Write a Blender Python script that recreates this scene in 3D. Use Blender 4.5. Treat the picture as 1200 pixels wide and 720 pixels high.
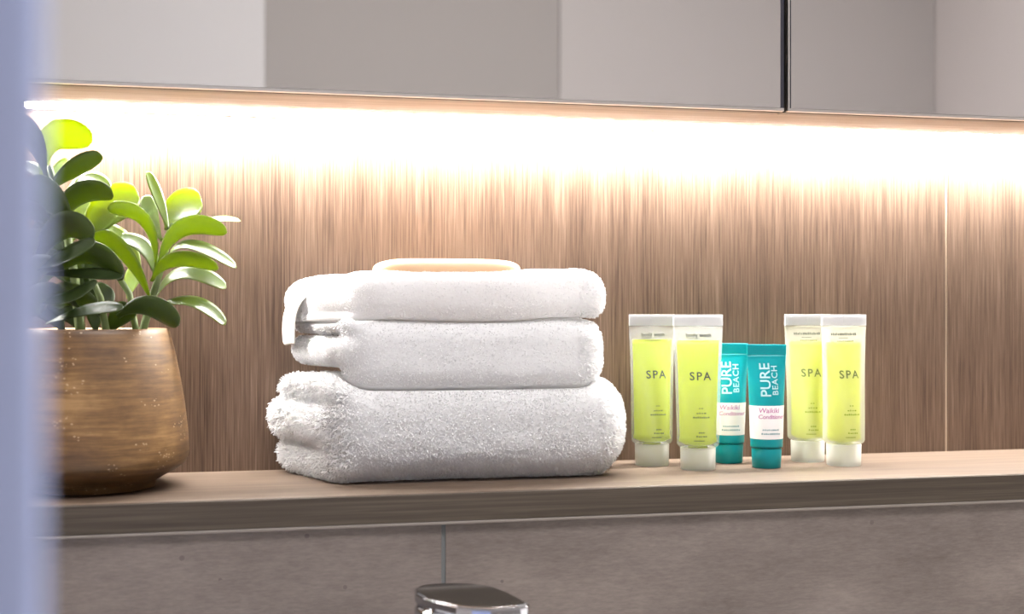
import bpy, bmesh, math, random
import numpy as np
from mathutils import Vector, Matrix

for o in list(bpy.data.objects):
    bpy.data.objects.remove(o, do_unlink=True)
scene = bpy.context.scene
col = scene.collection

# ------------------------------------------------------------------ camera, light, exposure
S = 1.05                       # height of the shelf top above the floor
PSI = math.atan(1500 / 6400.0)  # the camera is turned a little to the right
CAM = Vector((0.0, -0.91, S + 0.111))
cd = bpy.data.cameras.new('camera')
cam = bpy.data.objects.new('camera', cd)
col.objects.link(cam)
cam.location = CAM
cam.rotation_euler = (math.pi / 2, 0, -PSI)
cd.sensor_width = 36.0
cd.lens = 45.0
cd.shift_y = 0.004
cd.clip_start = 0.01
cd.dof.use_dof = True
cd.dof.focus_distance = 0.87
cd.dof.aperture_fstop = 7.5
scene.camera = cam

w = bpy.data.worlds.new('world')
scene.world = w
w.use_nodes = True
w.node_tree.nodes['Background'].inputs[0].default_value = (0.8, 0.85, 1.0, 1)
w.node_tree.nodes['Background'].inputs[1].default_value = 0.05

CEIL_POWER = 26.0      # ceiling lamp emission strength
LED_POWER = 240.0       # under-cabinet strip emission strength
scene.view_settings.view_transform = 'Standard'
scene.view_settings.look = 'None'
scene.view_settings.gamma = 1.0
scene.view_settings.use_curve_mapping = False
scene.view_settings.exposure = 0.0
scene.cycles.use_denoising = True
scene.cycles.max_bounces = 10
scene.cycles.transparent_max_bounces = 12
scene.cycles.sample_clamp_indirect = 6.0

rng = random.Random(4)
nrng = np.random.default_rng(7)


# ------------------------------------------------------------------ helpers
def link(o, parent=None):
    col.objects.link(o)
    if parent is not None:
        o.parent = parent
        o.matrix_parent_inverse = Matrix.Identity(4)
    return o


def mesh_obj(name, verts, faces, mat, parent=None, smooth=False):
    me = bpy.data.meshes.new(name)
    me.from_pydata([tuple(v) for v in verts], [], [tuple(f) for f in faces])
    me.validate()
    me.update()
    if smooth:
        me.polygons.foreach_set('use_smooth', [True] * len(me.polygons))
    if mat:
        me.materials.append(mat)
    return link(bpy.data.objects.new(name, me), parent)


def bm_obj(name, bm, mat, parent=None, smooth=False):
    bmesh.ops.recalc_face_normals(bm, faces=bm.faces[:])
    me = bpy.data.meshes.new(name)
    bm.to_mesh(me)
    bm.free()
    if smooth:
        me.polygons.foreach_set('use_smooth', [True] * len(me.polygons))
    if mat:
        me.materials.append(mat)
    return link(bpy.data.objects.new(name, me), parent)


def add_box(bm, x0, x1, y0, y1, z0, z1, bevel=0.0, seg=2):
    vs = [bm.verts.new((x, y, z)) for x in (x0, x1) for y in (y0, y1) for z in (z0, z1)]
    fs = [(0, 1, 3, 2), (4, 6, 7, 5), (0, 4, 5, 1), (2, 3, 7, 6), (0, 2, 6, 4), (1, 5, 7, 3)]
    faces = [bm.faces.new([vs[i] for i in f]) for f in fs]
    if bevel > 0:
        edges = list({e for f in faces for e in f.edges})
        bmesh.ops.bevel(bm, geom=edges, offset=bevel, segments=seg, profile=0.5, affect='EDGES')


def box(name, x0, x1, y0, y1, z0, z1, mat, parent=None, bevel=0.0, seg=2):
    bm = bmesh.new()
    add_box(bm, x0, x1, y0, y1, z0, z1, bevel, seg)
    return bm_obj(name, bm, mat, parent)


def lathe(name, prof, mat, parent=None, n=48, smooth=True, closed=True):
    verts, faces = [], []
    for r, z in prof:
        for i in range(n):
            a = 2 * math.pi * i / n
            verts.append((r * math.cos(a), r * math.sin(a), z))
    for k in range(len(prof) - 1):
        for i in range(n):
            j = (i + 1) % n
            faces.append((k * n + i, k * n + j, (k + 1) * n + j, (k + 1) * n + i))
    if closed:
        faces.append(tuple(range(n))[::-1])
        faces.append(tuple(range((len(prof) - 1) * n, len(prof) * n)))
    return mesh_obj(name, verts, faces, mat, parent, smooth)


def empty(name, loc, rz=0.0):
    o = bpy.data.objects.new(name, None)
    o.empty_display_size = 0.02
    o.location = loc
    o.rotation_euler = (0, 0, rz)
    return link(o)


def tag(o, label=None, cat=None, group=None, kind=None):
    if label: o['label'] = label
    if cat: o['category'] = cat
    if group: o['group'] = group
    if kind: o['kind'] = kind
    return o


def at(px, py, y):
    """point of the room that lies y metres before the wood wall along a sight line of the survey photograph"""
    u = (px - 600) / 1500.0
    z = (0.91 + y) / (math.cos(PSI) - u * math.sin(PSI))
    return Vector((z * (math.sin(PSI) + u * math.cos(PSI)), y, S + 0.111 - (py - 364.8) * z / 1500.0))


# ------------------------------------------------------------------ materials
def new_mat(name):
    m = bpy.data.materials.new(name)
    m.use_nodes = True
    return m, m.node_tree.nodes, m.node_tree.links, m.node_tree.nodes['Principled BSDF']


def plain(name, rgb, rough=0.5, metal=0.0, **kw):
    m, n, l, b = new_mat(name)
    b.inputs['Base Color'].default_value = (*rgb, 1)
    b.inputs['Roughness'].default_value = rough
    b.inputs['Metallic'].default_value = metal
    for k, v in kw.items():
        b.inputs[k].default_value = v
    return m


def ramp(n, stops):
    r = n.new('ShaderNodeValToRGB')
    el = r.color_ramp.elements
    while len(el) < len(stops):
        el.new(0.5)
    for e, (p, c) in zip(el, stops):
        e.position = p
        e.color = (*c, 1)
    return r


def noise(n, l, vec, scale, detail=4, rough=0.55, loc=(0, 0, 0)):
    mp = n.new('ShaderNodeMapping')
    mp.inputs['Scale'].default_value = scale
    mp.inputs['Location'].default_value = loc
    l.new(vec, mp.inputs['Vector'])
    t = n.new('ShaderNodeTexNoise')
    t.inputs['Scale'].default_value = 1.0
    t.inputs['Detail'].default_value = detail
    t.inputs['Roughness'].default_value = rough
    l.new(mp.outputs[0], t.inputs['Vector'])
    return t.outputs['Fac']


def mathn(n, l, op, a, b):
    t = n.new('ShaderNodeMath')
    t.operation = op
    for i, v in enumerate((a, b)):
        if isinstance(v, (int, float)):
            t.inputs[i].default_value = v
        else:
            l.new(v, t.inputs[i])
    return t.outputs[0]


def wood(name, fine, broad, stops, rough=0.55, bump=0.15):
    m, n, l, b = new_mat(name)
    tc = n.new('ShaderNodeTexCoord').outputs['Object']
    a = noise(n, l, tc, fine, 3, 0.6)
    c = noise(n, l, tc, broad, 3, 0.5, (3, 5, 1))
    d = noise(n, l, tc, tuple(v * 2.6 for v in fine), 2, 0.5, (9, 2, 4))
    s = mathn(n, l, 'ADD', mathn(n, l, 'MULTIPLY', a, 0.55), mathn(n, l, 'MULTIPLY', c, 0.25))
    s = mathn(n, l, 'ADD', s, mathn(n, l, 'MULTIPLY', d, 0.2))
    r = ramp(n, stops)
    l.new(s, r.inputs[0])
    l.new(r.outputs[0], b.inputs['Base Color'])
    b.inputs['Roughness'].default_value = rough
    b.inputs['Specular IOR Level'].default_value = 0.3
    bp = n.new('ShaderNodeBump')
    bp.inputs['Strength'].default_value = bump
    bp.inputs['Distance'].default_value = 0.0006
    l.new(s, bp.inputs['Height'])
    l.new(bp.outputs[0], b.inputs['Normal'])
    return m


WOODSTOPS = [(0.35, (0.040, 0.0205, 0.012)), (0.46, (0.081, 0.048, 0.030)), (0.54, (0.113, 0.071, 0.047)), (0.65, (0.175, 0.119, 0.083))]
M_wall = wood('oak_wall', (820, 820, 15), (55, 55, 2.6), WOODSTOPS)
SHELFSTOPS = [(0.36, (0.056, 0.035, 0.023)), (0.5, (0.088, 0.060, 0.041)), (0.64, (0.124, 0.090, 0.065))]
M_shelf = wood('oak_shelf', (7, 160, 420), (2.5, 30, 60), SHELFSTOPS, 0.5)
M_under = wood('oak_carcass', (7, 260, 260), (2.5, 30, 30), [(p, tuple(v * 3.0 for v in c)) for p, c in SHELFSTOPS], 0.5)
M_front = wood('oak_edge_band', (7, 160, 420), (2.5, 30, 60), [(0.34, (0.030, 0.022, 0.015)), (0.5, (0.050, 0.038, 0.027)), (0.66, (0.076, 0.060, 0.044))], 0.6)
M_doorwood = plain('door_edge_wood', (0.17, 0.125, 0.09), 0.5)
M_edge = plain('edge_band', (0.17, 0.145, 0.125), 0.5)
M_seam = plain('panel_edge', (0.36, 0.27, 0.19), 0.6)
M_dark = plain('dark_gap', (0.03, 0.025, 0.02), 0.8)
M_paint_grey = plain('wall_paint_grey', (0.35, 0.325, 0.305), 0.8)
M_paint_grey2 = plain('wall_paint_grey_b', (0.47, 0.44, 0.42), 0.8)
M_paint_mid = plain('wall_paint_mid', (0.66, 0.61, 0.585), 0.8)
M_paint_white = plain('door_paint', (0.56, 0.545, 0.535), 0.6)
M_ceil = plain('ceiling_paint', (0.85, 0.85, 0.84), 0.9)
M_floor = plain('floor_tile', (0.30, 0.29, 0.28), 0.5)
M_mirror = plain('mirror_glass', (0.92, 0.92, 0.93), 0.0, 1.0)
M_alu = plain('brushed_aluminium', (0.72, 0.70, 0.68), 0.35, 1.0)
M_alu_dark = plain('dark_metal_edge', (0.02, 0.02, 0.03), 0.4, 0.0)
M_chrome = plain('chrome', (0.58, 0.60, 0.64), 0.07, 1.0)
M_lav = plain('lavender_lacquer', (0.47, 0.555, 0.86), 0.7)
M_soap = plain('cream_soap', (0.68, 0.45, 0.27), 0.45)
M_soap.node_tree.nodes['Principled BSDF'].inputs['Subsurface Weight'].default_value = 0.3
M_soap.node_tree.nodes['Principled BSDF'].inputs['Subsurface Radius'].default_value = (0.004, 0.002, 0.001)
M_soap.node_tree.nodes['Principled BSDF'].inputs['Subsurface Scale'].default_value = 1.0
M_hem = plain('woven_hem', (0.70, 0.66, 0.60), 0.9)
M_soil = plain('dark_soil', (0.02, 0.015, 0.01), 0.95)


def concrete():
    m, n, l, b = new_mat('concrete_tile')
    tc = n.new('ShaderNodeTexCoord').outputs['Object']
    a = noise(n, l, tc, (9, 9, 22), 6, 0.65)
    c = noise(n, l, tc, (150, 150, 700), 5, 0.7, (1, 4, 2))
    s = mathn(n, l, 'ADD', mathn(n, l, 'MULTIPLY', a, 0.6), mathn(n, l, 'MULTIPLY', c, 0.4))
    r = ramp(n, [(0.32, (0.080, 0.063, 0.054)), (0.5, (0.124, 0.101, 0.089)), (0.68, (0.175, 0.146, 0.129))])
    l.new(s, r.inputs[0])
    # small dark pits
    v = n.new('ShaderNodeTexVoronoi')
    v.inputs['Scale'].default_value = 55
    l.new(tc, v.inputs['Vector'])
    mk = noise(n, l, tc, (22, 22, 30), 2, 0.5, (7, 7, 7))
    pit = mathn(n, l, 'MULTIPLY', mathn(n, l, 'LESS_THAN', v.outputs['Distance'], 0.085), mathn(n, l, 'GREATER_THAN', mk, 0.56))
    mx = n.new('ShaderNodeMix')
    mx.data_type = 'RGBA'
    l.new(mathn(n, l, 'MULTIPLY', pit, 0.65), mx.inputs['Factor'])
    l.new(r.outputs[0], mx.inputs['A'])
    mx.inputs['B'].default_value = (0.07, 0.055, 0.05, 1)
    l.new(mx.outputs['Result'], b.inputs['Base Color'])
    b.inputs['Roughness'].default_value = 0.75
    bp = n.new('ShaderNodeBump')
    bp.inputs['Strength'].default_value = 0.25
    bp.inputs['Distance'].default_value = 0.0008
    l.new(s, bp.inputs['Height'])
    l.new(bp.outputs[0], b.inputs['Normal'])
    return m


M_conc = concrete()
M_grout = plain('grout', (0.10, 0.105, 0.105), 0.85)


def emission(name, rgb, strength):
    m = bpy.data.materials.new(name)
    m.use_nodes = True
    n, l = m.node_tree.nodes, m.node_tree.links
    n.remove(n['Principled BSDF'])
    e = n.new('ShaderNodeEmission')
    e.inputs[0].default_value = (*rgb, 1)
    e.inputs[1].default_value = strength
    l.new(e.outputs[0], n['Material Output'].inputs[0])
    return m


M_led = emission('led_diffuser', (1.0, 0.98, 0.95), LED_POWER)
M_lamp = emission('ceiling_diffuser', (1.0, 0.97, 0.97), CEIL_POWER)


def leafy(name, rgb, trans_rgb, trans=0.5, rough=0.35):
    m, n, l, b = new_mat(name)
    tc = n.new('ShaderNodeTexCoord').outputs['Object']
    a = noise(n, l, tc, (60, 60, 60), 3)
    r = ramp(n, [(0.35, tuple(v * 0.75 for v in rgb)), (0.65, tuple(min(1, v * 1.25) for v in rgb))])
    l.new(a, r.inputs[0])
    l.new(r.outputs[0], b.inputs['Base Color'])
    b.inputs['Roughness'].default_value = rough
    b.inputs['Specular IOR Level'].default_value = 0.45
    t = n.new('ShaderNodeBsdfTranslucent')
    t.inputs[0].default_value = (*trans_rgb, 1)
    mx = n.new('ShaderNodeMixShader')
    mx.inputs[0].default_value = trans
    l.new(b.outputs[0], mx.inputs[1])
    l.new(t.outputs[0], mx.inputs[2])
    l.new(mx.outputs[0], n['Material Output'].inputs[0])
    return m


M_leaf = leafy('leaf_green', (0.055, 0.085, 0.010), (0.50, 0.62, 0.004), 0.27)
M_leaf_backlit = leafy('leaf_backlit', (0.08, 0.12, 0.012), (0.66, 0.76, 0.006), 0.36)  # yellower, more translucent leaf copy; the backlit look is put into its colour
M_leaf_shaded = leafy('leaf_shaded', (0.024, 0.038, 0.012), (0.30, 0.38, 0.005), 0.2)  # darker leaf copy; the deep shade inside the plant is put into its colour
M_stem = leafy('stem_green', (0.09, 0.12, 0.035), (0.3, 0.4, 0.04), 0.15, 0.5)


def frosted(name, rgb, clear, rough=0.35, trans=0.5):
    """thin milky plastic: part clear, part scattering"""
    m, n, l, b = new_mat(name)
    b.inputs['Base Color'].default_value = (*rgb, 1)
    b.inputs['Roughness'].default_value = rough
    t = n.new('ShaderNodeBsdfTranslucent')
    t.inputs[0].default_value = (*rgb, 1)
    mx = n.new('ShaderNodeMixShader')
    mx.inputs[0].default_value = trans
    l.new(b.outputs[0], mx.inputs[1])
    l.new(t.outputs[0], mx.inputs[2])
    c = n.new('ShaderNodeBsdfTransparent')
    m2 = n.new('ShaderNodeMixShader')
    m2.inputs[0].default_value = clear
    l.new(mx.outputs[0], m2.inputs[1])
    l.new(c.outputs[0], m2.inputs[2])
    l.new(m2.outputs[0], n['Material Output'].inputs[0])
    return m


M_shell = frosted('frosted_tube', (0.70, 0.72, 0.68), 0.71, 0.35, 0.5)
M_shell_milky = frosted('milky_tube', (0.68, 0.68, 0.56), 0.64, 0.35, 0.5)
M_crimp = frosted('frosted_crimp', (0.68, 0.68, 0.68), 0.18, 0.35, 0.45)
M_cap = frosted('frosted_cap', (0.95, 0.94, 0.90), 0.30, 0.35, 0.65)
M_gel = frosted('lime_gel', (0.62, 0.69, 0.008), 0.0, 0.3, 0.6)
M_gel_pale = frosted('pale_lime_gel', (0.64, 0.68, 0.018), 0.0, 0.3, 0.6)
M_teal = frosted('teal_plastic', (0.004, 0.33, 0.36), 0.0, 0.28, 0.25)
M_white_label = plain('white_label', (0.80, 0.78, 0.76), 0.4)
M_ink_grey = plain('grey_ink', (0.05, 0.06, 0.045), 0.6)
M_ink_green = plain('olive_ink', (0.10, 0.125, 0.02), 0.6)
M_ink_silver = plain('silver_ink', (0.36, 0.60, 0.62), 0.4)
M_ink_pink = plain('pink_ink', (0.45, 0.16, 0.33), 0.6)
M_ink_teal = plain('teal_ink', (0.16, 0.32, 0.34), 0.6)


def pot_mat():
    m, n, l, b = new_mat('glazed_brown_pot')
    tc = n.new('ShaderNodeTexCoord').outputs['Object']
    a = noise(n, l, tc, (26, 26, 330), 5, 0.65)
    c = noise(n, l, tc, (20, 20, 26), 5, 0.6, (2, 3, 5))
    s = mathn(n, l, 'ADD', mathn(n, l, 'MULTIPLY', a, 0.45), mathn(n, l, 'MULTIPLY', c, 0.55))
    r = ramp(n, [(0.36, (0.045, 0.020, 0.006)), (0.47, (0.105, 0.052, 0.016)), (0.56, (0.165, 0.088, 0.029)), (0.66, (0.27, 0.155, 0.060))])
    l.new(s, r.inputs[0])
    v = n.new('ShaderNodeTexVoronoi')
    v.inputs['Scale'].default_value = 1.0
    mp = n.new('ShaderNodeMapping')
    mp.inputs['Scale'].default_value = (330, 330, 480)
    l.new(tc, mp.inputs['Vector'])
    l.new(mp.outputs[0], v.inputs['Vector'])
    mk = noise(n, l, tc, (40, 40, 90), 2, 0.5, (7, 1, 7))
    sp = mathn(n, l, 'MULTIPLY', mathn(n, l, 'LESS_THAN', v.outputs['Distance'], 0.24), mathn(n, l, 'GREATER_THAN', mk, 0.58))
    mx = n.new('ShaderNodeMix')
    mx.data_type = 'RGBA'
    l.new(mathn(n, l, 'MULTIPLY', sp, 0.38), mx.inputs['Factor'])
    l.new(r.outputs[0], mx.inputs['A'])
    mx.inputs['B'].default_value = (0.62, 0.47, 0.30, 1)
    l.new(mx.outputs['Result'], b.inputs['Base Color'])
    b.inputs['Roughness'].default_value = 0.5
    bp = n.new('ShaderNodeBump')
    bp.inputs['Strength'].default_value = 0.3
    bp.inputs['Distance'].default_value = 0.0008
    l.new(s, bp.inputs['Height'])
    l.new(bp.outputs[0], b.inputs['Normal'])
    return m


M_pot = pot_mat()


def terry():
    m, n, l, b = new_mat('white_terry')
    tc = n.new('ShaderNodeTexCoord').outputs['Object']
    a = noise(n, l, tc, (300, 300, 900), 3)
    r = ramp(n, [(0.3, (0.83, 0.825, 0.825)), (0.7, (0.90, 0.90, 0.90))])
    l.new(a, r.inputs[0])
    l.new(r.outputs[0], b.inputs['Base Color'])
    b.inputs['Roughness'].default_value = 1.0
    b.inputs['Specular IOR Level'].default_value = 0.1
    t = n.new('ShaderNodeBsdfTranslucent')
    t.inputs[0].default_value = (0.88, 0.875, 0.87, 1)
    mx = n.new('ShaderNodeMixShader')
    mx.inputs[0].default_value = 0.42
    l.new(b.outputs[0], mx.inputs[1])
    l.new(t.outputs[0], mx.inputs[2])
    l.new(mx.outputs[0], n['Material Output'].inputs[0])
    return m


M_terry = terry()

# ------------------------------------------------------------------ the room
RX0, RX1, RY, RZ = -1.3, 1.7714, -2.2, 2.5
wb = box('wall_back', RX0, RX1, 0.006, 0.10, 0, RZ, M_dark)
tag(wb, 'wood-look panelled back wall behind the shelf', kind='structure')
XS = 0.5672   # seam between the two wall panels
box('panel', RX0 + 0.002, XS - 0.0007, 0.0, 0.0058, 0.9, 1.9, M_wall, wb, 0.0004, 1)
box('panel', XS + 0.0007, RX1 - 0.002, 0.0, 0.0058, 0.9, 1.9, M_wall, wb, 0.0004, 1)
box('panel_seam', XS - 0.0007, XS + 0.0007, 0.0004, 0.0058, 0.9, 1.9, M_seam, wb)

wl = box('wall_lower', RX0, RX1, -0.1368, 0.0055, 0, S - 0.0195, M_grout)
tag(wl, 'concrete-look tiled lower wall under the shelf', kind='structure')
XJ = 0.138
xs = [RX0 + 0.002, XJ - 0.6, XJ, XJ + 0.6, XJ + 1.2, RX1 - 0.002]
for i in range(len(xs) - 1):
    box('tile', xs[i] + 0.0013, xs[i + 1] - 0.0013, -0.1375, -0.1369, S - 0.0197 - 0.6, S - 0.0197, M_conc, wl, 0.0002, 1)

fl = box('floor', RX0, RX1, RY, 0.1, -0.05, 0, M_floor)
tag(fl, 'grey tiled bathroom floor', kind='structure')
ce = box('ceiling', RX0, RX1, RY, 0.1, RZ, RZ + 0.05, M_ceil)
tag(ce, 'white bathroom ceiling', kind='structure')
tag(box('wall_left', RX0 - 0.05, RX0, RY, 0.1, 0, RZ, M_paint_mid), 'painted side wall', kind='structure')
tag(box('wall_right', RX1, RX1 + 0.05, RY, 0.1, 0, RZ, M_paint_mid), 'painted side wall seen in the mirror', kind='structure')
wf = box('wall_front', RX0, RX1, RY - 0.05, RY - 0.004, 0, RZ, M_paint_grey)
tag(wf, 'grey wall opposite, seen in the mirror doors', kind='structure')
box('panel', 0.1137, 0.7905, RY - 0.004, RY + 0.004, 0.0, RZ, M_paint_grey, wf, 0.001, 1)
box('panel', 0.793, RX1 - 0.002, RY - 0.004, RY + 0.004, 0.0, RZ, M_paint_grey2, wf, 0.001, 1)
d1 = box('door_1', -0.82, 0.1137, RY - 0.0035, RY + 0.028, 0.0, 2.1, M_paint_white, None, 0.002)
tag(d1, 'white door leaf reflected in the mirror', kind='structure')
box('door_frame', -0.8735, -0.822, RY - 0.0035, RY + 0.035, 0.0, 2.16, M_paint_white, d1, 0.003)
vc = box('vanity_top', -0.25, 0.75, -0.60, -0.1378, S - 0.22, S - 0.18, M_paint_white, None, 0.003)
tag(vc, 'white vanity top below the tiled wall', kind='structure')

lamp = empty('ceiling_lamp', (0.42, -0.87, RZ))
tag(lamp, 'wide flush ceiling lamp with white diffuser', 'lamp')
box('housing', -0.72, 0.72, -0.22, 0.22, -0.03, -0.0005, M_paint_white, lamp, 0.004)
box('diffuser', -0.70, 0.70, -0.20, 0.20, -0.036, -0.0305, M_lamp, lamp)

# ------------------------------------------------------------------ shelf
sh = empty('wall_shelf', (0, 0, S))
tag(sh, 'long wood-look ledge shelf running along the panelled wall', 'shelf')
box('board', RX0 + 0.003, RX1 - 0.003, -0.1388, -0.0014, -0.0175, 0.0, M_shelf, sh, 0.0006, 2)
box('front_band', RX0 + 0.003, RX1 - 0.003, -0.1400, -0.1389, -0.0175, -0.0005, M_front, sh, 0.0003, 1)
box('edge_trim', RX0 + 0.003, RX1 - 0.003, -0.1406, -0.12, -0.0193, -0.0176, M_edge, sh, 0.0003, 1)

# ------------------------------------------------------------------ mirror cabinet
CB = S + 0.2467
cab = empty('mirror_cabinet', (0, 0, CB))
tag(cab, 'wall cabinet with mirrored doors hanging above the shelf', 'cabinet')
CX0, CX1 = -0.60, 1.35
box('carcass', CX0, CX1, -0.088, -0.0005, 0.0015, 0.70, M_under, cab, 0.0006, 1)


def door(x0, x1):
    d = box('door', x0, x1, -0.0985, -0.0895, 0.0003, 0.70, M_doorwood, cab, 0.0005, 1)
    box('backing', x0, x1, -0.1036, -0.0986, 0.0001, 0.70, M_dark, d)
    box('mirror', x0 + 0.0022, x1 - 0.0026, -0.107, -0.1037, 0.0022, 0.698, M_mirror, d)
    box('edge_profile', x0, x1, -0.1072, -0.1036, 0.0, 0.002, M_alu, d)
    box('edge_profile', x0, x0 + 0.0012, -0.1072, -0.1036, 0.0021, 0.70, M_alu, d)
    box('edge_profile', x0 + 0.0013, x0 + 0.0021, -0.1068, -0.1036, 0.0021, 0.70, M_alu_dark, d)
    box('edge_profile', x1 - 0.0025, x1, -0.1068, -0.1036, 0.0021, 0.70, M_alu_dark, d)


door(CX0, 0.3776)
door(0.3806, CX1)

led = empty('led_strip', (0, 0, CB))
tag(led, 'glowing warm white light strip under the mirror cabinet', 'light strip')
LX0, LX1 = -0.55, 1.34
box('channel', LX0, LX1, -0.0024, -0.0006, -0.0002, 0.00145, M_alu, led)
box('diffuser', LX0 + 0.002, LX1 - 0.002, -0.0220, -0.0026, 0.0009, 0.00145, M_led, led)


# ------------------------------------------------------------------ towels: a distance field turned into a mesh
def smin(a, b, k):
    h = np.clip(0.5 + 0.5 * (b - a) / k, 0, 1)
    return b * (1 - h) + a * h - k * h * (1 - h)


def rbox(X, Y, Z, lo, hi, r):
    qx = np.maximum(lo[0] - X, X - hi[0]) + r
    qy = np.maximum(lo[1] - Y, Y - hi[1]) + r
    qz = np.maximum(lo[2] - Z, Z - hi[2]) + r
    out = np.sqrt(np.maximum(qx, 0) ** 2 + np.maximum(qy, 0) ** 2 + np.maximum(qz, 0) ** 2)
    return out + np.minimum(np.maximum(qx, np.maximum(qy, qz)), 0) - r


def surface_nets(fn, lo, hi, h):
    ax = [np.arange(lo[i], hi[i] + h, h) for i in range(3)]
    X, Y, Z = np.meshgrid(*ax, indexing='ij')
    F = fn(X, Y, Z)
    nx, ny, nz = F.shape
    cx, cy, cz = nx - 1, ny - 1, nz - 1
    acc = np.zeros((cx, cy, cz, 3))
    cnt = np.zeros((cx, cy, cz))
    offs = [(i, j, k) for i in (0, 1) for j in (0, 1) for k in (0, 1)]
    for a in offs:
        for d in range(3):
            if a[d]:
                continue
            b = list(a); b[d] = 1
            fa = F[a[0]:a[0] + cx, a[1]:a[1] + cy, a[2]:a[2] + cz]
            fb = F[b[0]:b[0] + cx, b[1]:b[1] + cy, b[2]:b[2] + cz]
            cr = (fa < 0) != (fb < 0)
            t = np.where(cr, fa / np.where(np.abs(fa - fb) < 1e-12, 1, fa - fb), 0)
            for e in range(3):
                acc[..., e] += np.where(cr, a[e] + (t if e == d else 0), 0)
            cnt += cr
    act = cnt > 0
    idx = -np.ones((cx, cy, cz), int)
    idx[act] = np.arange(act.sum())
    ii = np.argwhere(act)
    V = (ii + acc[act] / cnt[act][:, None]) * h + np.array(lo)
    faces = []
    for d in range(3):
        e, g = (d + 1) % 3, (d + 2) % 3
        sl0 = [slice(None)] * 3; sl1 = [slice(None)] * 3
        sl0[d] = slice(0, -1); sl1[d] = slice(1, None)
        cr = (F[tuple(sl0)] < 0) != (F[tuple(sl1)] < 0)
        pos = np.argwhere(cr)
        ok = (pos[:, e] > 0) & (pos[:, g] > 0) & (pos[:, e] < F.shape[e] - 1) & (pos[:, g] < F.shape[g] - 1)
        pos = pos[ok]
        neg = F[tuple(pos.T)] < 0
        q = []
        for (de, dg) in ((-1, -1), (0, -1), (0, 0), (-1, 0)):
            p = pos.copy(); p[:, e] += de; p[:, g] += dg
            q.append(idx[tuple(p.T)])
        q = np.stack(q, 1)
        q[~neg] = q[~neg][:, ::-1]
        faces.append(q)
    return V, np.concatenate(faces)


def wob(P, seed, scale):
    """smooth pseudo random field"""
    r = np.random.default_rng(seed)
    s = np.zeros(len(P))
    for _ in range(9):
        k = r.normal(size=3) * scale
        s += np.sin(P @ k + r.uniform(0, 6.28))
    return s / 3.0


def build_pile(V, Fq, density, length, seed, others=()):
    """bent loops of yarn standing on the cloth, as small ribbons"""
    r = np.random.default_rng(seed)
    T = np.concatenate([Fq[:, [0, 1, 2]], Fq[:, [0, 2, 3]]])
    A, B, C = V[T[:, 0]], V[T[:, 1]], V[T[:, 2]]
    N = np.cross(B - A, C - A)
    ar = np.linalg.norm(N, axis=1) / 2
    N = N / (2 * ar[:, None] + 1e-15)
    n = int(ar.sum() * density)
    t = r.choice(len(T), n, p=ar / ar.sum())
    u, v = r.random(n), r.random(n)
    fl = u + v > 1
    u[fl], v[fl] = 1 - u[fl], 1 - v[fl]
    P = A[t] + u[:, None] * (B - A)[t] + v[:, None] * (C - A)[t]
    Nn = N[t]
    L = length(P) * r.uniform(0.5, 1.25, n)
    keep = np.ones(n, bool)
    for g in others:                       # no yarn where the next towel lies on this one
        keep &= g(P[:, 0], P[:, 1], P[:, 2]) > L * 1.1 + 0.0016
    P, Nn, L = P[keep], Nn[keep], L[keep]
    n = len(P)
    D = Nn + r.normal(size=(n, 3)) * 0.45
    D /= np.linalg.norm(D, axis=1)[:, None]
    side = np.cross(D, r.normal(size=(n, 3)))
    side /= np.linalg.norm(side, axis=1)[:, None] + 1e-12
    bend = np.cross(side, D) * r.uniform(-0.7, 0.7, n)[:, None] + np.array((0, 0, -0.25))
    w0 = 0.00038
    p0 = P - D * 0.0004
    p1 = P + D * (L * 0.55)[:, None]
    p2 = P + D * (L * 0.85)[:, None] + bend * (L * 0.45)[:, None]
    vs = np.concatenate([p0 - side * w0, p0 + side * w0, p1 - side * w0, p1 + side * w0, p2 - side * w0 * 0.6, p2 + side * w0 * 0.6])
    i = np.arange(n)
    f1 = np.stack([i, i + n, i + 3 * n, i + 2 * n], 1)
    f2 = np.stack([i + 2 * n, i + 3 * n, i + 5 * n, i + 4 * n], 1)
    return vs, np.concatenate([f1, f2])


def np_mesh(name, V, F, mat, parent):
    me = bpy.data.meshes.new(name)
    me.vertices.add(len(V))
    me.vertices.foreach_set('co', np.asarray(V, np.float32).ravel())
    me.loops.add(F.size)
    me.loops.foreach_set('vertex_index', F.astype(np.int32).ravel())
    me.polygons.add(len(F))
    me.polygons.foreach_set('loop_start', np.arange(0, F.size, 4, dtype=np.int32))
    me.polygons.foreach_set('loop_total', np.full(len(F), 4, np.int32))
    me.polygons.foreach_set('use_smooth', np.ones(len(F), bool))
    me.update(calc_edges=True)
    me.materials.append(mat)
    return link(bpy.data.objects.new(name, me), parent)


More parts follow.
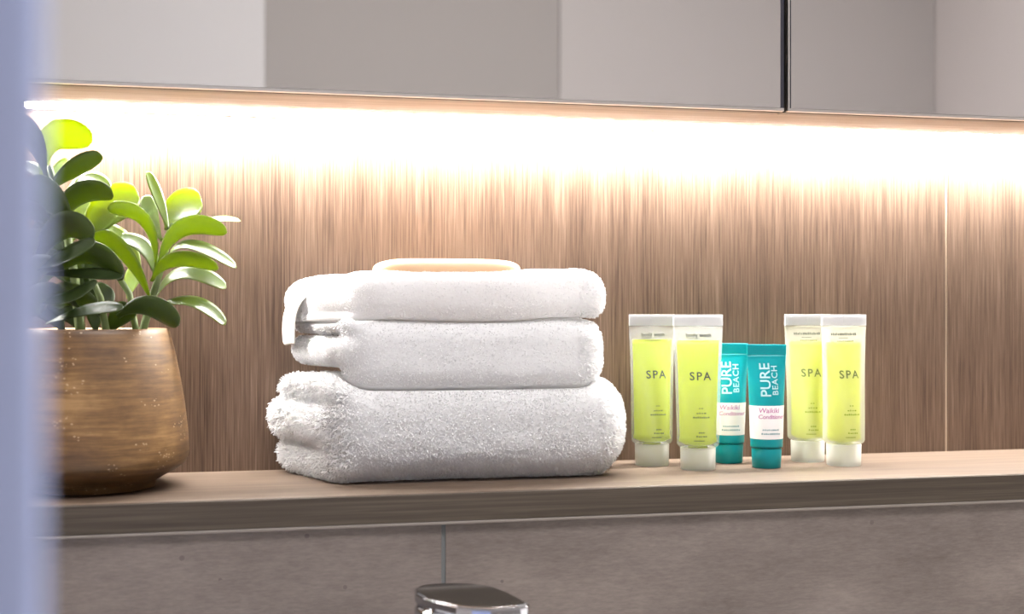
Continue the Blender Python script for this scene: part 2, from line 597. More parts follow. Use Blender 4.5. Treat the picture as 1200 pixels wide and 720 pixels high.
def towel(name, label, origin, fn, lo, hi, wobble, pile_len, density, seed, zmin=None, others=()):
    root = empty(name, origin)
    tag(root, label, 'towel', 'white towels in the folded stack')
    V, F = surface_nets(fn, lo, hi, 0.0018)
    # normals for the soft unevenness
    c = V[F]
    fnm = np.cross(c[:, 2] - c[:, 0], c[:, 3] - c[:, 1])
    vn = np.zeros_like(V)
    for k in range(4):
        np.add.at(vn, F[:, k], fnm)
    vn /= np.linalg.norm(vn, axis=1)[:, None] + 1e-12
    calm = np.ones(len(V))
    for g in others:
        calm *= np.clip(g(V[:, 0], V[:, 1], V[:, 2]) / 0.006 - 0.25, 0, 1)
    V = V + vn * calm[:, None] * (wob(V, seed, 55) * wobble + wob(V, seed + 5, 170) * wobble * 0.45 + wob(V, seed + 9, 600) * wobble * 0.3)[:, None]
    if zmin is not None:
        V[:, 2] = np.maximum(V[:, 2], zmin)
    pv, pf = build_pile(V, F, density, pile_len, seed + 1, others)
    if zmin is not None:
        pv[:, 2] = np.maximum(pv[:, 2], zmin)
    pv[:, 1] = np.minimum(pv[:, 1], -0.0012)
    np_mesh('folded_cloth', np.concatenate([V, pv]), np.concatenate([F, pf + len(V)]), M_terry, root)
    return root


def xl(Y, yf, xf, yb, xb):
    return xf + (Y - yf) / (yb - yf) * (xb - xf)


def f_bottom(X, Y, Z):
    L = xl(Y, -0.100, 0.080, -0.02, 0.042)
    x = X - L                               # 0 at the layered end
    R = 0.2745 - L
    lift = 0.012 * np.exp(-np.maximum(x, 0) / 0.03)
    z = Z - lift * np.clip(Z / 0.06, 0, 1.2) + 0.003 * np.sin((X - 0.05) * 14)
    def slab(z0, z1, inset, r, yf=-0.094):
        return rbox(x, Y, z, (inset, yf, z0), (1, -0.006, z1), r)
    d = slab(0.001, 0.020, 0.006, 0.009)
    d = smin(d, slab(0.0205, 0.0435, 0.000, 0.011), 0.0022)
    d = smin(d, slab(0.044, 0.068, 0.003, 0.0118), 0.0022)
    # the fold facing the room
    sp = rbox(x, Y, z, (0.004, -0.1015, 0.001), (1, -0.062, 0.066), 0.0185)
    d = smin(d, sp, 0.008)
    # rounded far end
    e = rbox(X, Y, Z, (-1, -0.1015, 0.0), (0.2735, -0.005, 0.068), 0.030)
    return np.maximum(-smin(-d, -e, 0.004), 0.0013 - f_middle(X, Y, Z))


def f_middle(X, Y, Z):
    L = xl(Y, -0.097, 0.088, -0.03, 0.062)
    x = X - L
    def slab(z0, z1, inset, r, dz=0.0, yf=-0.092):
        return rbox(x, Y, Z + dz * np.exp(-np.maximum(x, 0) / 0.03), (inset, yf, z0), (1, -0.010, z1), r)
    d = slab(0.0715, 0.0905, -0.003, 0.0085, -0.004)
    d = smin(d, slab(0.0950, 0.1075, -0.001, 0.0055, -0.002), 0.0015)
    sp = rbox(x, Y, Z + 0.0015 * np.sin((X - 0.09) * 20), (0.001, -0.098, 0.0585), (1, -0.066, 0.1075), 0.0155)
    d = smin(d, sp, 0.005)
    e = rbox(X, Y, Z, (-1, -0.099, 0.0565), (0.256, -0.008, 0.1095), 0.0215)
    return np.maximum(-smin(-d, -e, 0.003), 0.0013 - f_top(X, Y, Z))


def f_top(X, Y, Z):
    L = xl(Y, -0.096, 0.092, -0.03, 0.056)
    x = X - L
    droop = 0.010 * np.exp(-np.maximum(x, 0) / 0.016)
    z = Z + droop
    d = rbox(x, Y, z, (0.0, -0.092, 0.1165), (1, -0.010, 0.1375), 0.0095)
    d = smin(d, rbox(x, Y, z, (0.000, -0.088, 0.1105), (1, -0.010, 0.1200), 0.004), 0.002)
    sag = 0.004 * np.clip((X - 0.10) / 0.06, 0, 1) * np.clip((0.235 - X) / 0.07, 0, 1)
    sp = rbox(x, Y, Z + sag * np.clip((0.137 - Z) / 0.03, 0, 1), (0.003, -0.0985, 0.1065), (1, -0.06, 0.1365), 0.0125)
    d = smin(d, sp, 0.006)
    bump = 0.003 * np.exp(-((X - 0.225) / 0.02) ** 2)
    e = rbox(X, Y, Z - bump, (-1, -0.0995, 0.1035), (0.2565, -0.008, 0.1380), 0.0155)
    return -smin(-d, -e, 0.003)


O = (0, 0, S)
towel('bath_towel', 'thick fluffy white towel at the bottom of the stack, resting on the shelf', O, f_bottom,
      (0.02, -0.112, -0.008), (0.29, 0.004, 0.098), 0.0007, lambda P: 0.0015 + 0.0020 * (P[:, 0] < 0.085) + 0.0013 * (P[:, 0] > 0.25), 1.1e6, 11, 0.0004, (f_middle,))
towel('hand_towel', 'folded white towel in the middle of the stack', O, f_middle,
      (0.04, -0.108, 0.050), (0.268, 0.004, 0.118), 0.0005, lambda P: 0.0008 + 0.0010 * (P[:, 0] > 0.235), 1.0e6, 23, None, (f_top, f_bottom))
tt = towel('hand_towel', 'folded white towel on top of the stack, with a woven hem hanging at its end', O, f_top,
           (0.035, -0.108, 0.090), (0.268, 0.004, 0.148), 0.0005, lambda P: 0.0008 + 0.0013 * (P[:, 0] > 0.235), 1.0e6, 37, None, (f_middle,))


def hem():
    """flat woven border hanging from the top towel at its layered end"""
    path = [(0.085, 0.1255), (0.072, 0.1268), (0.0625, 0.1245), (0.0555, 0.118), (0.0520, 0.109), (0.0510, 0.098), (0.0515, 0.0875)]
    th = 0.0024
    verts, faces = [], []
    ys = np.linspace(-0.040, -0.016, 8)
    rows = len(path)
    for side in (0, 1):
        for i, (x, z) in enumerate(path):
            a = path[max(i - 1, 0)]; b = path[min(i + 1, rows - 1)]
            t = Vector((b[0] - a[0], b[1] - a[1])).normalized()
            nx, nz = t.y, -t.x
            for j, y in enumerate(ys):
                k = 0.5 if side else -0.5
                edge = 0.55 if j in (0, 7) else 1.0
                sk = -0.30 * (y + 0.03)
                verts.append((x + nx * th * k * edge + sk + 0.0006 * math.sin(j * 1.3 + i), y, z + nz * th * k * edge + 0.0005 * math.sin(j * 0.9)))
    n = len(ys)
    def v(s, i, j): return s * rows * n + i * n + j
    for i in range(rows - 1):
        for j in range(n - 1):
            faces.append((v(0, i, j), v(0, i, j + 1), v(0, i + 1, j + 1), v(0, i + 1, j)))
            faces.append((v(1, i, j), v(1, i + 1, j), v(1, i + 1, j + 1), v(1, i, j + 1)))
    for i in range(rows - 1):
        faces.append((v(0, i, 0), v(0, i + 1, 0), v(1, i + 1, 0), v(1, i, 0)))
        faces.append((v(0, i, n - 1), v(1, i, n - 1), v(1, i + 1, n - 1), v(0, i + 1, n - 1)))
    for j in range(n - 1):
        faces.append((v(0, 0, j), v(1, 0, j), v(1, 0, j + 1), v(0, 0, j + 1)))
        faces.append((v(0, rows - 1, j), v(0, rows - 1, j + 1), v(1, rows - 1, j + 1), v(1, rows - 1, j)))
    h = mesh_obj('hem_band', verts, faces, M_hem, tt, True)
    h['label'] = 'smooth woven hem band'
    md = h.modifiers.new('sub', 'SUBSURF'); md.levels = 1; md.render_levels = 1


hem()


# ------------------------------------------------------------------ soap bar on the towels
def soap():
    nu, nv = 40, 20
    A, B, C = 0.049, 0.026, 0.0085
    verts, faces = [], []
    sg = lambda c, p: math.copysign(abs(c) ** p, c)
    for i in range(1, nv):
        ph = -math.pi / 2 + math.pi * i / nv
        for j in range(nu):
            t = 2 * math.pi * j / nu
            verts.append((A * sg(math.cos(ph), 0.35) * sg(math.cos(t), 0.5), B * sg(math.cos(ph), 0.35) * sg(math.sin(t), 0.5), C * sg(math.sin(ph), 0.7)))
    for i in range(nv - 2):
        for j in range(nu):
            k = (j + 1) % nu
            faces.append((i * nu + j, i * nu + k, (i + 1) * nu + k, (i + 1) * nu + j))
    faces.append(tuple(range(nu))[::-1])
    faces.append(tuple(range((nv - 2) * nu, (nv - 1) * nu)))
    o = mesh_obj('soap_bar', verts, faces, M_soap, None, True)
    o.location = (0.1535, -0.062, S + 0.1372)
    tag(o, 'cream bar of soap lying on top of the towel stack', 'soap')


soap()


# ------------------------------------------------------------------ tubes
def tube_section(r, W, z0, z1, bend=1.5):
    """half width and half depth of the squeezed tube at height z"""
    def f(z):
        t = min(max((z - z0) / (z1 - z0), 0), 1)
        a = r + (W / 2 - r) * (t ** 1.2)
        b = max(r * (1 - t ** bend), 0.0006)
        return a, b
    return f


def front_y(sec, x, z, off):
    a, b = sec(z)
    q = max(1 - (x / a) ** 2, 0.0)
    return -(b * math.sqrt(q) + off)


def ring_mesh(name, rings, mat, parent, n=40, cap_ends=True):
    verts, faces = [], []
    for a, b, z in rings:
        for i in range(n):
            t = 2 * math.pi * i / n
            verts.append((a * math.cos(t), b * math.sin(t), z))
    for k in range(len(rings) - 1):
        for i in range(n):
            j = (i + 1) % n
            faces.append((k * n + i, k * n + j, (k + 1) * n + j, (k + 1) * n + i))
    if cap_ends:
        faces.append(tuple(range(n))[::-1])
        faces.append(tuple(range((len(rings) - 1) * n, len(rings) * n)))
    return mesh_obj(name, verts, faces, mat, parent, True)


def text_mesh(body, size, spacing=1.0, shear=0.0, bold=0.012):
    cu = bpy.data.curves.new('lettering_curve', 'FONT')
    cu.body = body
    cu.size = size
    cu.space_character = spacing
    cu.shear = shear
    cu.align_x = 'CENTER'
    cu.align_y = 'CENTER'
    cu.resolution_u = 3
    cu.offset = size * bold
    ob = bpy.data.objects.new('lettering_curve', cu)
    col.objects.link(ob)
    dg = bpy.context.evaluated_depsgraph_get()
    me = bpy.data.meshes.new_from_object(ob.evaluated_get(dg))
    bm = bmesh.new()
    bm.from_mesh(me)
    bpy.data.meshes.remove(me)
    bpy.data.objects.remove(ob, do_unlink=True)
    bpy.data.curves.remove(cu)
    return bm


def bars_mesh(rows):
    """rows of small print too fine to read: (x centre, z, width, glyph count, height)"""
    bm = bmesh.new()
    r = random.Random(3)
    for xc, zc, wd, cnt, h in rows:
        step = wd / cnt
        for i in range(cnt):
            x0 = xc - wd / 2 + i * step
            ww = step * r.uniform(0.5, 0.8)
            hh = h * r.uniform(0.7, 1.0)
            vs = [bm.verts.new(p) for p in ((x0, zc, 0), (x0 + ww, zc, 0), (x0 + ww, zc + hh, 0), (x0, zc + hh, 0))]
            bm.faces.new(vs)
    return bm


def wrap(name, bm, sec, x0, z0, mat, parent, off=0.00018, rot=False):
    for f in [f for f in bm.faces if f.calc_area() < 1e-14]:
        pass
    bmesh.ops.triangulate(bm, faces=bm.faces[:])
    long = [e for e in bm.edges if e.calc_length() > 0.0016]
    if long:
        bmesh.ops.subdivide_edges(bm, edges=long, cuts=2)
    for v in bm.verts:
        tx, tz = v.co.x, v.co.y
        if rot:
            tx, tz = -tz, tx
        x, z = x0 + tx, z0 + tz
        v.co = (x, front_y(sec, x, z, off), z)
    me = bpy.data.meshes.new(name)
    bm.to_mesh(me)
    bm.free()
    me.materials.append(mat)
    return link(bpy.data.objects.new(name, me), parent)


def crimp_mesh(name, W, z0, z1, mat, parent, th=0.0007, notch=True):
    bm = bmesh.new()
    add_box(bm, -W / 2, W / 2, -th, th, z0, z1, 0.0002, 1)
    if notch:
        add_box(bm, -0.0004, 0.0004, -th - 0.0003, th + 0.0003, z0 + 0.002, z1 - 0.0002)
    # pressed ribs
    for k in range(3):
        z = z0 + (z1 - z0) * (0.25 + 0.22 * k)
        add_box(bm, -W / 2 + 0.001, -0.001, -th - 0.00012, th + 0.00012, z, z + 0.0006)
        add_box(bm, 0.001, W / 2 - 0.001, -th - 0.00012, th + 0.00012, z, z + 0.0006)
    return bm_obj(name, bm, mat, parent)


def spa_tube(loc, rz, label, group, milky):
    root = empty('toiletry_tube', (loc[0], loc[1], S), math.radians(rz))
    tag(root, label, 'tube', group)
    r, W, zb, zc, H = 0.0147, 0.0352, 0.0185, 0.1005, 0.1085
    sec = tube_section(r, W, zb, zc)
    shell = M_shell_milky if milky else M_shell
    rings = [(0.0118, 0.0118, 0.0155), (0.0135, 0.0135, 0.0163), (0.0145, 0.0145, 0.0175)]
    for k in range(49):
        z = zb + (zc - zb) * k / 48
        rings.append((*sec(z), z))
    ring_mesh('body', rings, shell, root)
    # the gel inside, up to its fill line
    top = 0.0905 if not milky else 0.0885
    inset = 0.0013 if not milky else 0.0026
    g = [(0.005, 0.005, 0.0168), (0.0095, 0.0095, 0.0175), (r - inset, r - inset, 0.0195)]
    for k in range(1, 21):
        z = 0.0195 + (top - 0.0195) * k / 20
        a, b = sec(z)
        g.append((a - inset - 0.0008, max(b - inset, 0.0006), z))
    gm = ring_mesh('gel', g, M_gel_pale if milky else M_gel, root)
    crimp_mesh('crimp_seal', W, zc, H, M_crimp, root)
    cp = lathe('cap', [(0.0116, 0.0), (0.0121, 0.0006), (0.0124, 0.0150), (0.0120, 0.0154), (0.0085, 0.0154), (0.0080, 0.002), (0.0079, 0.0015)], M_cap, root, 40)
    lathe('nozzle', [(0.0042, 0.0025), (0.0045, 0.010), (0.0068, 0.0153), (0.0068, 0.0160)], M_gel_pale, cp, 24)
    # print
    if not milky:
        wrap('lettering', text_mesh('body wash', 0.0040, 1.05, 0.0, 0.03), sec, 0.0, 0.0940, M_ink_grey, root, 0.0005)
        wrap('lettering', bars_mesh([(0, 0.0921 - 0.0921, 0.0160, 1, 0.0004)]), sec, 0.0, 0.0916, M_ink_grey, root, 0.0005)
        wrap('lettering', bars_mesh([(0, 0, 0.0130, 9, 0.0008)]), sec, 0.0, 0.0895, M_ink_green, root)
    else:
        wrap('lettering', bars_mesh([(0, 0, 0.0200, 15, 0.0019)]), sec, -0.001, 0.0935, M_ink_grey, root, 0.0005)
        wrap('lettering', bars_mesh([(0, 0, 0.0130, 1, 0.0004)]), sec, 0.001, 0.0915, M_ink_grey, root, 0.0005)
        wrap('lettering', bars_mesh([(0, 0, 0.0130, 9, 0.0008)]), sec, 0.0, 0.0890, M_ink_green, root)
    wrap('lettering', text_mesh('SPA', 0.0080, 1.25), sec, 0.0, 0.0653, M_ink_grey, root)
    wrap('lettering', bars_mesh([(0, 0.0430, 0.0035, 2, 0.0009), (0, 0.0396, 0.0070, 4, 0.0011), (0, 0.0366, 0.0118, 8, 0.0013),
                                 (0, 0.0262, 0.0045, 3, 0.0010), (0, 0.0236, 0.0078, 5, 0.0011), (0, 0.0208, 0.0110, 1, 0.0007)]),
         sec, 0.0, 0.0, M_ink_green, root)
    return root


spa_tube((0.3325, -0.0640), -10, 'lime green gel tube in front, overlapping its twin and the rear teal tube', 'gel tubes beside the towels', False)
spa_tube((0.3092, -0.0335), 2, 'lime green gel tube next to the towels, partly hidden behind its twin', 'gel tubes beside the towels', False)
spa_tube((0.4440, -0.0650), 0, 'milky tube of pale yellow-green gel in front at the right end', 'paler gel tubes at the right', True)
spa_tube((0.4300, -0.0360), -8, 'milky pale yellow-green tube partly hidden behind the rightmost tube', 'paler gel tubes at the right', True)


def teal_tube(loc, rz, label):
    root = empty('conditioner_tube', (loc[0], loc[1], S), math.radians(rz))
    tag(root, label, 'tube', 'teal conditioner tubes')
    r, W, zb, zc, H = 0.0113, 0.0287, 0.0158, 0.0798, 0.0873
    sec = tube_section(r, W, zb, zc, 1.7)
    rings = [(0.0100, 0.0100, 0.0142), (0.0112, 0.0112, 0.0147)]
    for k in range(49):
        z = zb + (zc - zb) * k / 48
        rings.append((*sec(z), z))
    bd = ring_mesh('body', rings, M_teal, root)
    crimp_mesh('crimp_seal', W, zc, H, M_teal, root, 0.0006, False)
    lathe('cap', [(0.0095, 0.0), (0.0101, 0.0006), (0.0106, 0.0136), (0.0104, 0.0141), (0.004, 0.0141)], M_teal, root, 40)
    # printed white band
    lr = []
    for k in range(9):
        z = 0.0208 + (0.0442 - 0.0208) * k / 8
        a, b = sec(z)
        lr.append((a + 0.00012, b + 0.00012, z))
    lb = ring_mesh('label_band', lr, M_white_label, root, 40, False)
    lb['label'] = 'white printed band'
    wrap('lettering', text_mesh('PURE', 0.0104, 1.0), sec, -0.0020, 0.0622, M_ink_silver, root, 0.0002, True)
    wrap('lettering', text_mesh('BEACH', 0.0062, 1.12), sec, 0.0048, 0.0620, M_ink_silver, root, 0.0002, True)
    wrap('lettering', text_mesh('Waikiki', 0.0048, 1.0, 0.15), sec, -0.0008, 0.0408, M_ink_pink, lb, 0.0003)
    wrap('lettering', text_mesh('Conditioner', 0.0041, 0.95, 0.1), sec, 0.0012, 0.0364, M_ink_pink, lb, 0.0003)
    wrap('lettering', bars_mesh([(0, 0.0268, 0.0120, 9, 0.0012), (0, 0.0241, 0.0135, 10, 0.0012)]), sec, 0.0002, 0.0, M_ink_teal, lb, 0.0003)
    return root


teal_tube((0.3835, -0.0660), -7, 'teal tube with white label band standing in front of its twin')
teal_tube((0.3690, -0.0320), -13, 'teal tube with white label band, partly hidden behind the lime gel tube')

# ------------------------------------------------------------------ potted succulent
PX, PY = -0.0735, -0.0655
plant = empty('potted_succulent', (0, 0, 0))
plant.location = (PX, PY, S)
tag(plant, 'broad leaved green succulent in a rounded brown pot on the shelf', 'potted plant')
prof = [(0.0360, 0.0), (0.0385, 0.0006), (0.0390, 0.0040), (0.0425, 0.0062), (0.0515, 0.0112), (0.0570, 0.0150), (0.0588, 0.0182),
        (0.0594, 0.0225), (0.0588, 0.0340), (0.0568, 0.0520), (0.0534, 0.0720), (0.0502, 0.0870), (0.0478, 0.0965), (0.0468, 0.0995), (0.0455, 0.1000),
        (0.0443, 0.0990), (0.0440, 0.0900), (0.0440, 0.0880)]
pot = lathe('pot', prof, M_pot, plant, 72, True, True)
pot['label'] = 'brown mottled rounded pot'


def soil():
    bm = bmesh.new()
    bmesh.ops.create_grid(bm, x_segments=24, y_segments=24, size=0.0432)
    for v in bm.verts:
        x, y = v.co.x / 0.0432, v.co.y / 0.0432
        q = math.hypot(x, y)
        if q > 1e-6:
            k = max(abs(x), abs(y)) / q
            x, y = x * k, y * k
        v.co = (x * 0.0432, y * 0.0432, 0.0925 + rng.uniform(0, 0.002))
    return bm_obj('soil', bm, M_soil, plant)


soil()
DEPTH = Vector((math.sin(PSI), math.cos(PSI), 0))
UP = Vector((0, 0, 1))


def leaf(b, m, t, wpx, roll, yb, yt, mat=None, cup=0.18, thick=0.0011):
    """a fleshy paddle leaf: base, middle and tip on sight lines at their own distances, true width wpx (x 0.53 mm)"""
    A = at(*b, yb)
    C = at(*t, yt)
    Mid = at(*m, yb * 0.5 + yt * 0.5)
    K = 2 * Mid - 0.5 * (A + C)
    W = wpx * 0.00053
    nl, nw = 16, 6
    rows_t, rows_b = [], []
    for i in range(nl + 1):
        s = 0.35 * i / nl + 0.65 * math.sin(math.pi / 2 * i / nl)
        P = (1 - s) ** 2 * A + 2 * s * (1 - s) * K + s * s * C
        T = (2 * (1 - s) * (K - A) + 2 * s * (C - K)).normalized()
        perp = DEPTH.cross(T)
        if perp.length < 1e-4:
            perp = UP.copy()
        perp.normalize()
        nrm0 = T.cross(perp).normalized()
        side = perp * math.cos(roll) + nrm0 * math.sin(roll)
        nrm = side.cross(T).normalized()
        if nrm.z < 0:
            nrm = -nrm
        wprof = (s ** 0.95) * ((1 - s) ** 0.42) / 0.545
        hw = 0.5 * W * max(0.16 * (1 - s), min(wprof, 1.0) if s < 1 else 0.0)
        if i == nl:
            hw = 0.0006
        rt, rb = [], []
        for j in range(nw + 1):
            q = -1 + 2 * j / nw
            base = P + side * (hw * q) + nrm * (cup * hw * q * q)
            th = thick * (0.25 + 0.75 * (1 - q * q)) * (0.5 + 0.5 * math.sin(math.pi * min(s + 0.15, 1)))
            rt.append(base + nrm * th * 0.5)
            rb.append(base - nrm * th * 0.5)
        rows_t.append(rt)
        rows_b.append(rb)
    off = Vector((PX, PY, S))
    verts, faces = [], []
    for rows in (rows_t, rows_b):
        for r_ in rows:
            for p in r_:
                p = p.copy()
                p.y = min(p.y, -0.004)
                verts.append(p - off)
    n = nw + 1
    N = (nl + 1) * n
    def v(s_, i, j): return s_ * N + i * n + j
    for i in range(nl):
        for j in range(nw):
            faces.append((v(0, i, j), v(0, i, j + 1), v(0, i + 1, j + 1), v(0, i + 1, j)))
            faces.append((v(1, i, j), v(1, i + 1, j), v(1, i + 1, j + 1), v(1, i, j + 1)))
        faces.append((v(0, i, 0), v(0, i + 1, 0), v(1, i + 1, 0), v(1, i, 0)))
        faces.append((v(0, i, nw), v(1, i, nw), v(1, i + 1, nw), v(0, i + 1, nw)))
    for j in range(nw):
        faces.append((v(0, 0, j), v(1, 0, j), v(1, 0, j + 1), v(0, 0, j + 1)))
        faces.append((v(0, nl, j), v(0, nl, j + 1), v(1, nl, j + 1), v(1, nl, j)))
    bm = bmesh.new()
    bv = [bm.verts.new(p) for p in verts]
    for f in faces:
        bm.faces.new([bv[k] for k in f])
    return bm_obj('leaf', bm, mat or M_leaf, plant, True)


def stem(pts, r0, r1):
    P = [at(px, py, y) - Vector((PX, PY, S)) for px, py, y in pts]
    path = []
    for i in range(len(P) - 1):
        for k in range(4):
            path.append(P[i].lerp(P[i + 1], k / 4))
    path.append(P[-1])
    n = 10
    verts, faces = [], []
    for i, p in enumerate(path):
        r = r0 + (r1 - r0) * i / (len(path) - 1)
        t = (path[min(i + 1, len(path) - 1)] - path[max(i - 1, 0)]).normalized()
        a = t.orthogonal().normalized()
        a = (Vector((1, 0, 0)) - t * t.x).normalized()
        b = t.cross(a)
        for k in range(n):
            q = 2 * math.pi * k / n
            verts.append(p + a * (r * math.cos(q)) + b * (r * math.sin(q)))
    for i in range(len(path) - 1):
        for k in range(n):
            j = (k + 1) % n
            faces.append((i * n + k, i * n + j, (i + 1) * n + j, (i + 1) * n + k))
    faces.append(tuple(range(n))[::-1])
    faces.append(tuple(range((len(path) - 1) * n, len(path) * n)))
    return mesh_obj('stem', verts, faces, M_stem, plant, True)


stem([(165, 396, -0.062), (178, 350, -0.060), (190, 310, -0.058), (198, 280, -0.056), (203, 262, -0.055)], 0.0026, 0.0016)
stem([(95, 396, -0.070), (88, 330, -0.066), (78, 270, -0.062), (66, 225, -0.060), (58, 195, -0.058)], 0.0032, 0.0018)
stem([(160, 392, -0.055), (152, 345, -0.052), (139, 325, -0.050), (125, 300, -0.048), (112, 280, -0.046)], 0.0022, 0.0014)
stem([(125, 392, -0.075), (118, 350, -0.075), (105, 320, -0.072)], 0.0024, 0.0016)

D_, G_, Y_ = M_leaf_shaded, M_leaf, M_leaf_backlit
LEAVES = [
    # right-hand rosette: base, mid, tip, width, roll, y of base, y of tip, material
    ((198, 272), (187, 237), (173, 201), 20, 0.80, -0.055, -0.045, G_),
    ((196, 270), (208, 246), (236, 233), 50, 0.15, -0.052, -0.030, Y_),
    ((190, 282), (178, 258), (172, 229), 26, 0.30, -0.052, -0.034, G_),
    ((186, 312), (214, 268), (266, 273), 32, 0.45, -0.060, -0.078, G_),
    ((202, 280), (240, 261), (282, 259), 26, -1.10, -0.050, -0.035, G_),
    ((182, 318), (170, 262), (126, 244), 30, -0.60, -0.062, -0.088, G_),
    ((196, 308), (222, 288), (277, 314), 30, -0.95, -0.056, -0.050, G_),
    ((178, 330), (206, 306), (256, 315), 34, 0.80, -0.064, -0.085, G_),
    ((178, 358), (212, 322), (265, 338), 34, -0.85, -0.056, -0.052, G_),
    ((176, 366), (222, 354), (264, 381), 30, -0.95, -0.062, -0.066, G_),
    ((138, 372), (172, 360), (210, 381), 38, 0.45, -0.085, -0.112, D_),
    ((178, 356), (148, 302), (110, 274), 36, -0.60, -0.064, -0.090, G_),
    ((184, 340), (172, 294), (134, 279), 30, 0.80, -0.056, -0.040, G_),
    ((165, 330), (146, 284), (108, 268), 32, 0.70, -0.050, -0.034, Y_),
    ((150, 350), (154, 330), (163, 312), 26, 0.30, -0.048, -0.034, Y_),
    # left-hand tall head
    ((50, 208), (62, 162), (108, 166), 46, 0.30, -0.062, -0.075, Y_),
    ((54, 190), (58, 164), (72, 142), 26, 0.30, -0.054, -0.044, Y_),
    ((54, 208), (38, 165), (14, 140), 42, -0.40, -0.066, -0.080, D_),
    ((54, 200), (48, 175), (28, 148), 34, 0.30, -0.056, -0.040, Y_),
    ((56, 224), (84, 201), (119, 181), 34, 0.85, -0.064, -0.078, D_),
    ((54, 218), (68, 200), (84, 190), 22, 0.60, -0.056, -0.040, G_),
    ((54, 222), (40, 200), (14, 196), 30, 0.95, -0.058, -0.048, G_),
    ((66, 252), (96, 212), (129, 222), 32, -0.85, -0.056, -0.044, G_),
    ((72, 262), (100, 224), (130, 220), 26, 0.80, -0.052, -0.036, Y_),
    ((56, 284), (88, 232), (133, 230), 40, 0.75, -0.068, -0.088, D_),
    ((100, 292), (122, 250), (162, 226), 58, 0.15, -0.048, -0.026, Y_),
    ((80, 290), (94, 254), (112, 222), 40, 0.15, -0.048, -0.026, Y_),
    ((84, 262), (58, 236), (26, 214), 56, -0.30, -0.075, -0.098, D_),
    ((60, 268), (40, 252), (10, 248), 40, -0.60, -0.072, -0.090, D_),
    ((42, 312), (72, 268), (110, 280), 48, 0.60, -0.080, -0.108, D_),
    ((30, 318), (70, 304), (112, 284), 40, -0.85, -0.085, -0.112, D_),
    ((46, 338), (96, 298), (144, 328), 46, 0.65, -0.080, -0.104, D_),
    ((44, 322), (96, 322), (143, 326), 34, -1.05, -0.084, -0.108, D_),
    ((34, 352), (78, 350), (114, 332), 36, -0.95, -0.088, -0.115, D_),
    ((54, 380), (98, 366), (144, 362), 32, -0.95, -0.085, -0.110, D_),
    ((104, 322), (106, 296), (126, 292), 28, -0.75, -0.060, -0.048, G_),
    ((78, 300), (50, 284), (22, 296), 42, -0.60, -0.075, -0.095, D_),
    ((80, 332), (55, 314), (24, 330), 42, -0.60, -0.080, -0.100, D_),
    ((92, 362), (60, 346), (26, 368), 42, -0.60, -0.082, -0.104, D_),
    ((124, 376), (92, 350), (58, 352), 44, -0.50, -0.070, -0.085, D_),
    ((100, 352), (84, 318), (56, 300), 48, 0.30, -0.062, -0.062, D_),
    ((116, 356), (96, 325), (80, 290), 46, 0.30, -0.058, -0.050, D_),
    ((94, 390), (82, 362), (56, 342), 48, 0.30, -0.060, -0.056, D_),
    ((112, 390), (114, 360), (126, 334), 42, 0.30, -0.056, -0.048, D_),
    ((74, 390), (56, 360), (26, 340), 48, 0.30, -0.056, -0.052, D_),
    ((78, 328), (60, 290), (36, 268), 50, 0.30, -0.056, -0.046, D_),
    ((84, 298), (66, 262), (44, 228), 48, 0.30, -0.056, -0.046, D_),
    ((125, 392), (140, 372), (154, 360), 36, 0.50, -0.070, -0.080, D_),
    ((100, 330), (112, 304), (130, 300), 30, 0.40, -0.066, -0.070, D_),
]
for a in LEAVES:
    leaf(*a)


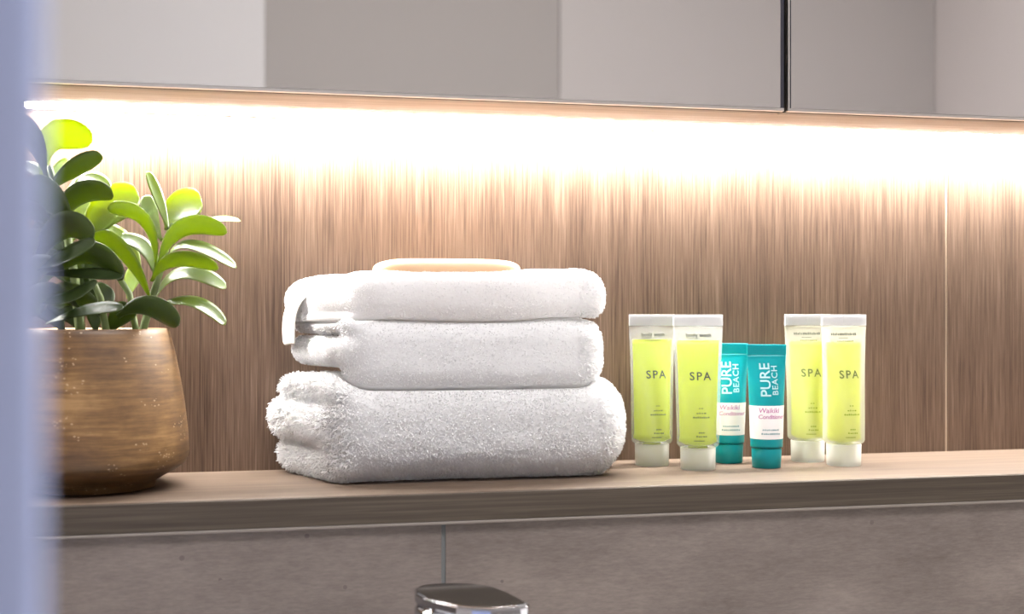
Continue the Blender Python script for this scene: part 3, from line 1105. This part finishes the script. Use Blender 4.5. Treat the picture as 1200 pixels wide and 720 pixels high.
# ------------------------------------------------------------------ basin mixer tap
def tap():
    zt = -0.038
    root = empty('basin_tap', (0.132, -0.245, S - 0.18))
    tag(root, 'chrome basin mixer tap in front of the concrete tiles, cut by the lower frame edge', 'tap')
    outline = [(0.1045, -0.2395), (0.1060, -0.2265), (0.1105, -0.2195), (0.1180, -0.2170), (0.1300, -0.2185), (0.1395, -0.2224), (0.1475, -0.2310), (0.1536, -0.2508),
               (0.1566, -0.2690), (0.1576, -0.2765), (0.1560, -0.2805), (0.1515, -0.2828), (0.1359, -0.2835), (0.1271, -0.2796), (0.1201, -0.2745), (0.1119, -0.2610), (0.1067, -0.2510)]
    cx = sum(p[0] for p in outline) / len(outline)
    cy = sum(p[1] for p in outline) / len(outline)
    # lever plate
    levels = [(0.93, 0.0), (0.985, -0.0006), (1.0, -0.0018), (1.0, -0.0042), (0.98, -0.0056), (0.93, -0.0062)]
    verts, faces = [], []
    n = len(outline)
    for s_, dz in levels:
        for (x, y) in outline:
            verts.append((cx + (x - cx) * s_ - 0.132, cy + (y - cy) * s_ + 0.245, 0.18 + zt + dz))
    for k in range(len(levels) - 1):
        for i in range(n):
            j = (i + 1) % n
            faces.append((k * n + i, (k + 1) * n + i, (k + 1) * n + j, k * n + j))
    faces.append(tuple(range(n)))
    faces.append(tuple(range((len(levels) - 1) * n, len(levels) * n))[::-1])
    lv = mesh_obj('lever', verts, faces, M_chrome, root, False)
    lv.modifiers.new('bev', 'BEVEL').width = 0.0006
    # body column under it
    bx, by = 0.1250 - 0.132, -0.2450 + 0.245
    prof = [(0.026, 0.0), (0.026, 0.004), (0.0225, 0.006), (0.0215, 0.10), (0.0205, 0.108), (0.0205, 0.1095), (0.0215, 0.111), (0.0215, 0.1345), (0.0205, 0.1358)]
    b = lathe('body', prof, M_chrome, root, 48)
    b.location = (bx, by, 0.0)
    # spout reaching over the basin
    bm = bmesh.new()
    add_box(bm, bx - 0.014, bx + 0.014, by - 0.135, by - 0.012, 0.066, 0.084, 0.005, 3)
    bm_obj('spout', bm, M_chrome, root)
    c = lathe('indicator', [(0.0028, 0.0), (0.0028, 0.001), (0.0022, 0.0014)], M_alu_dark, root, 20)
    c.rotation_euler = (math.pi / 2, 0, math.radians(-8))
    c.location = (bx + 0.003, by - 0.0214, 0.124)


tap()

# ------------------------------------------------------------------ blurred panel at the edge of the picture
pn = box('partition_panel', -0.52, -0.0190, -0.754, -0.7505, 0.0, S + 0.111 + 0.10, M_lav, None, 0.0015, 3)
tag(pn, 'blurred pale lavender-blue panel edge close to the camera at the far left', 'panel')
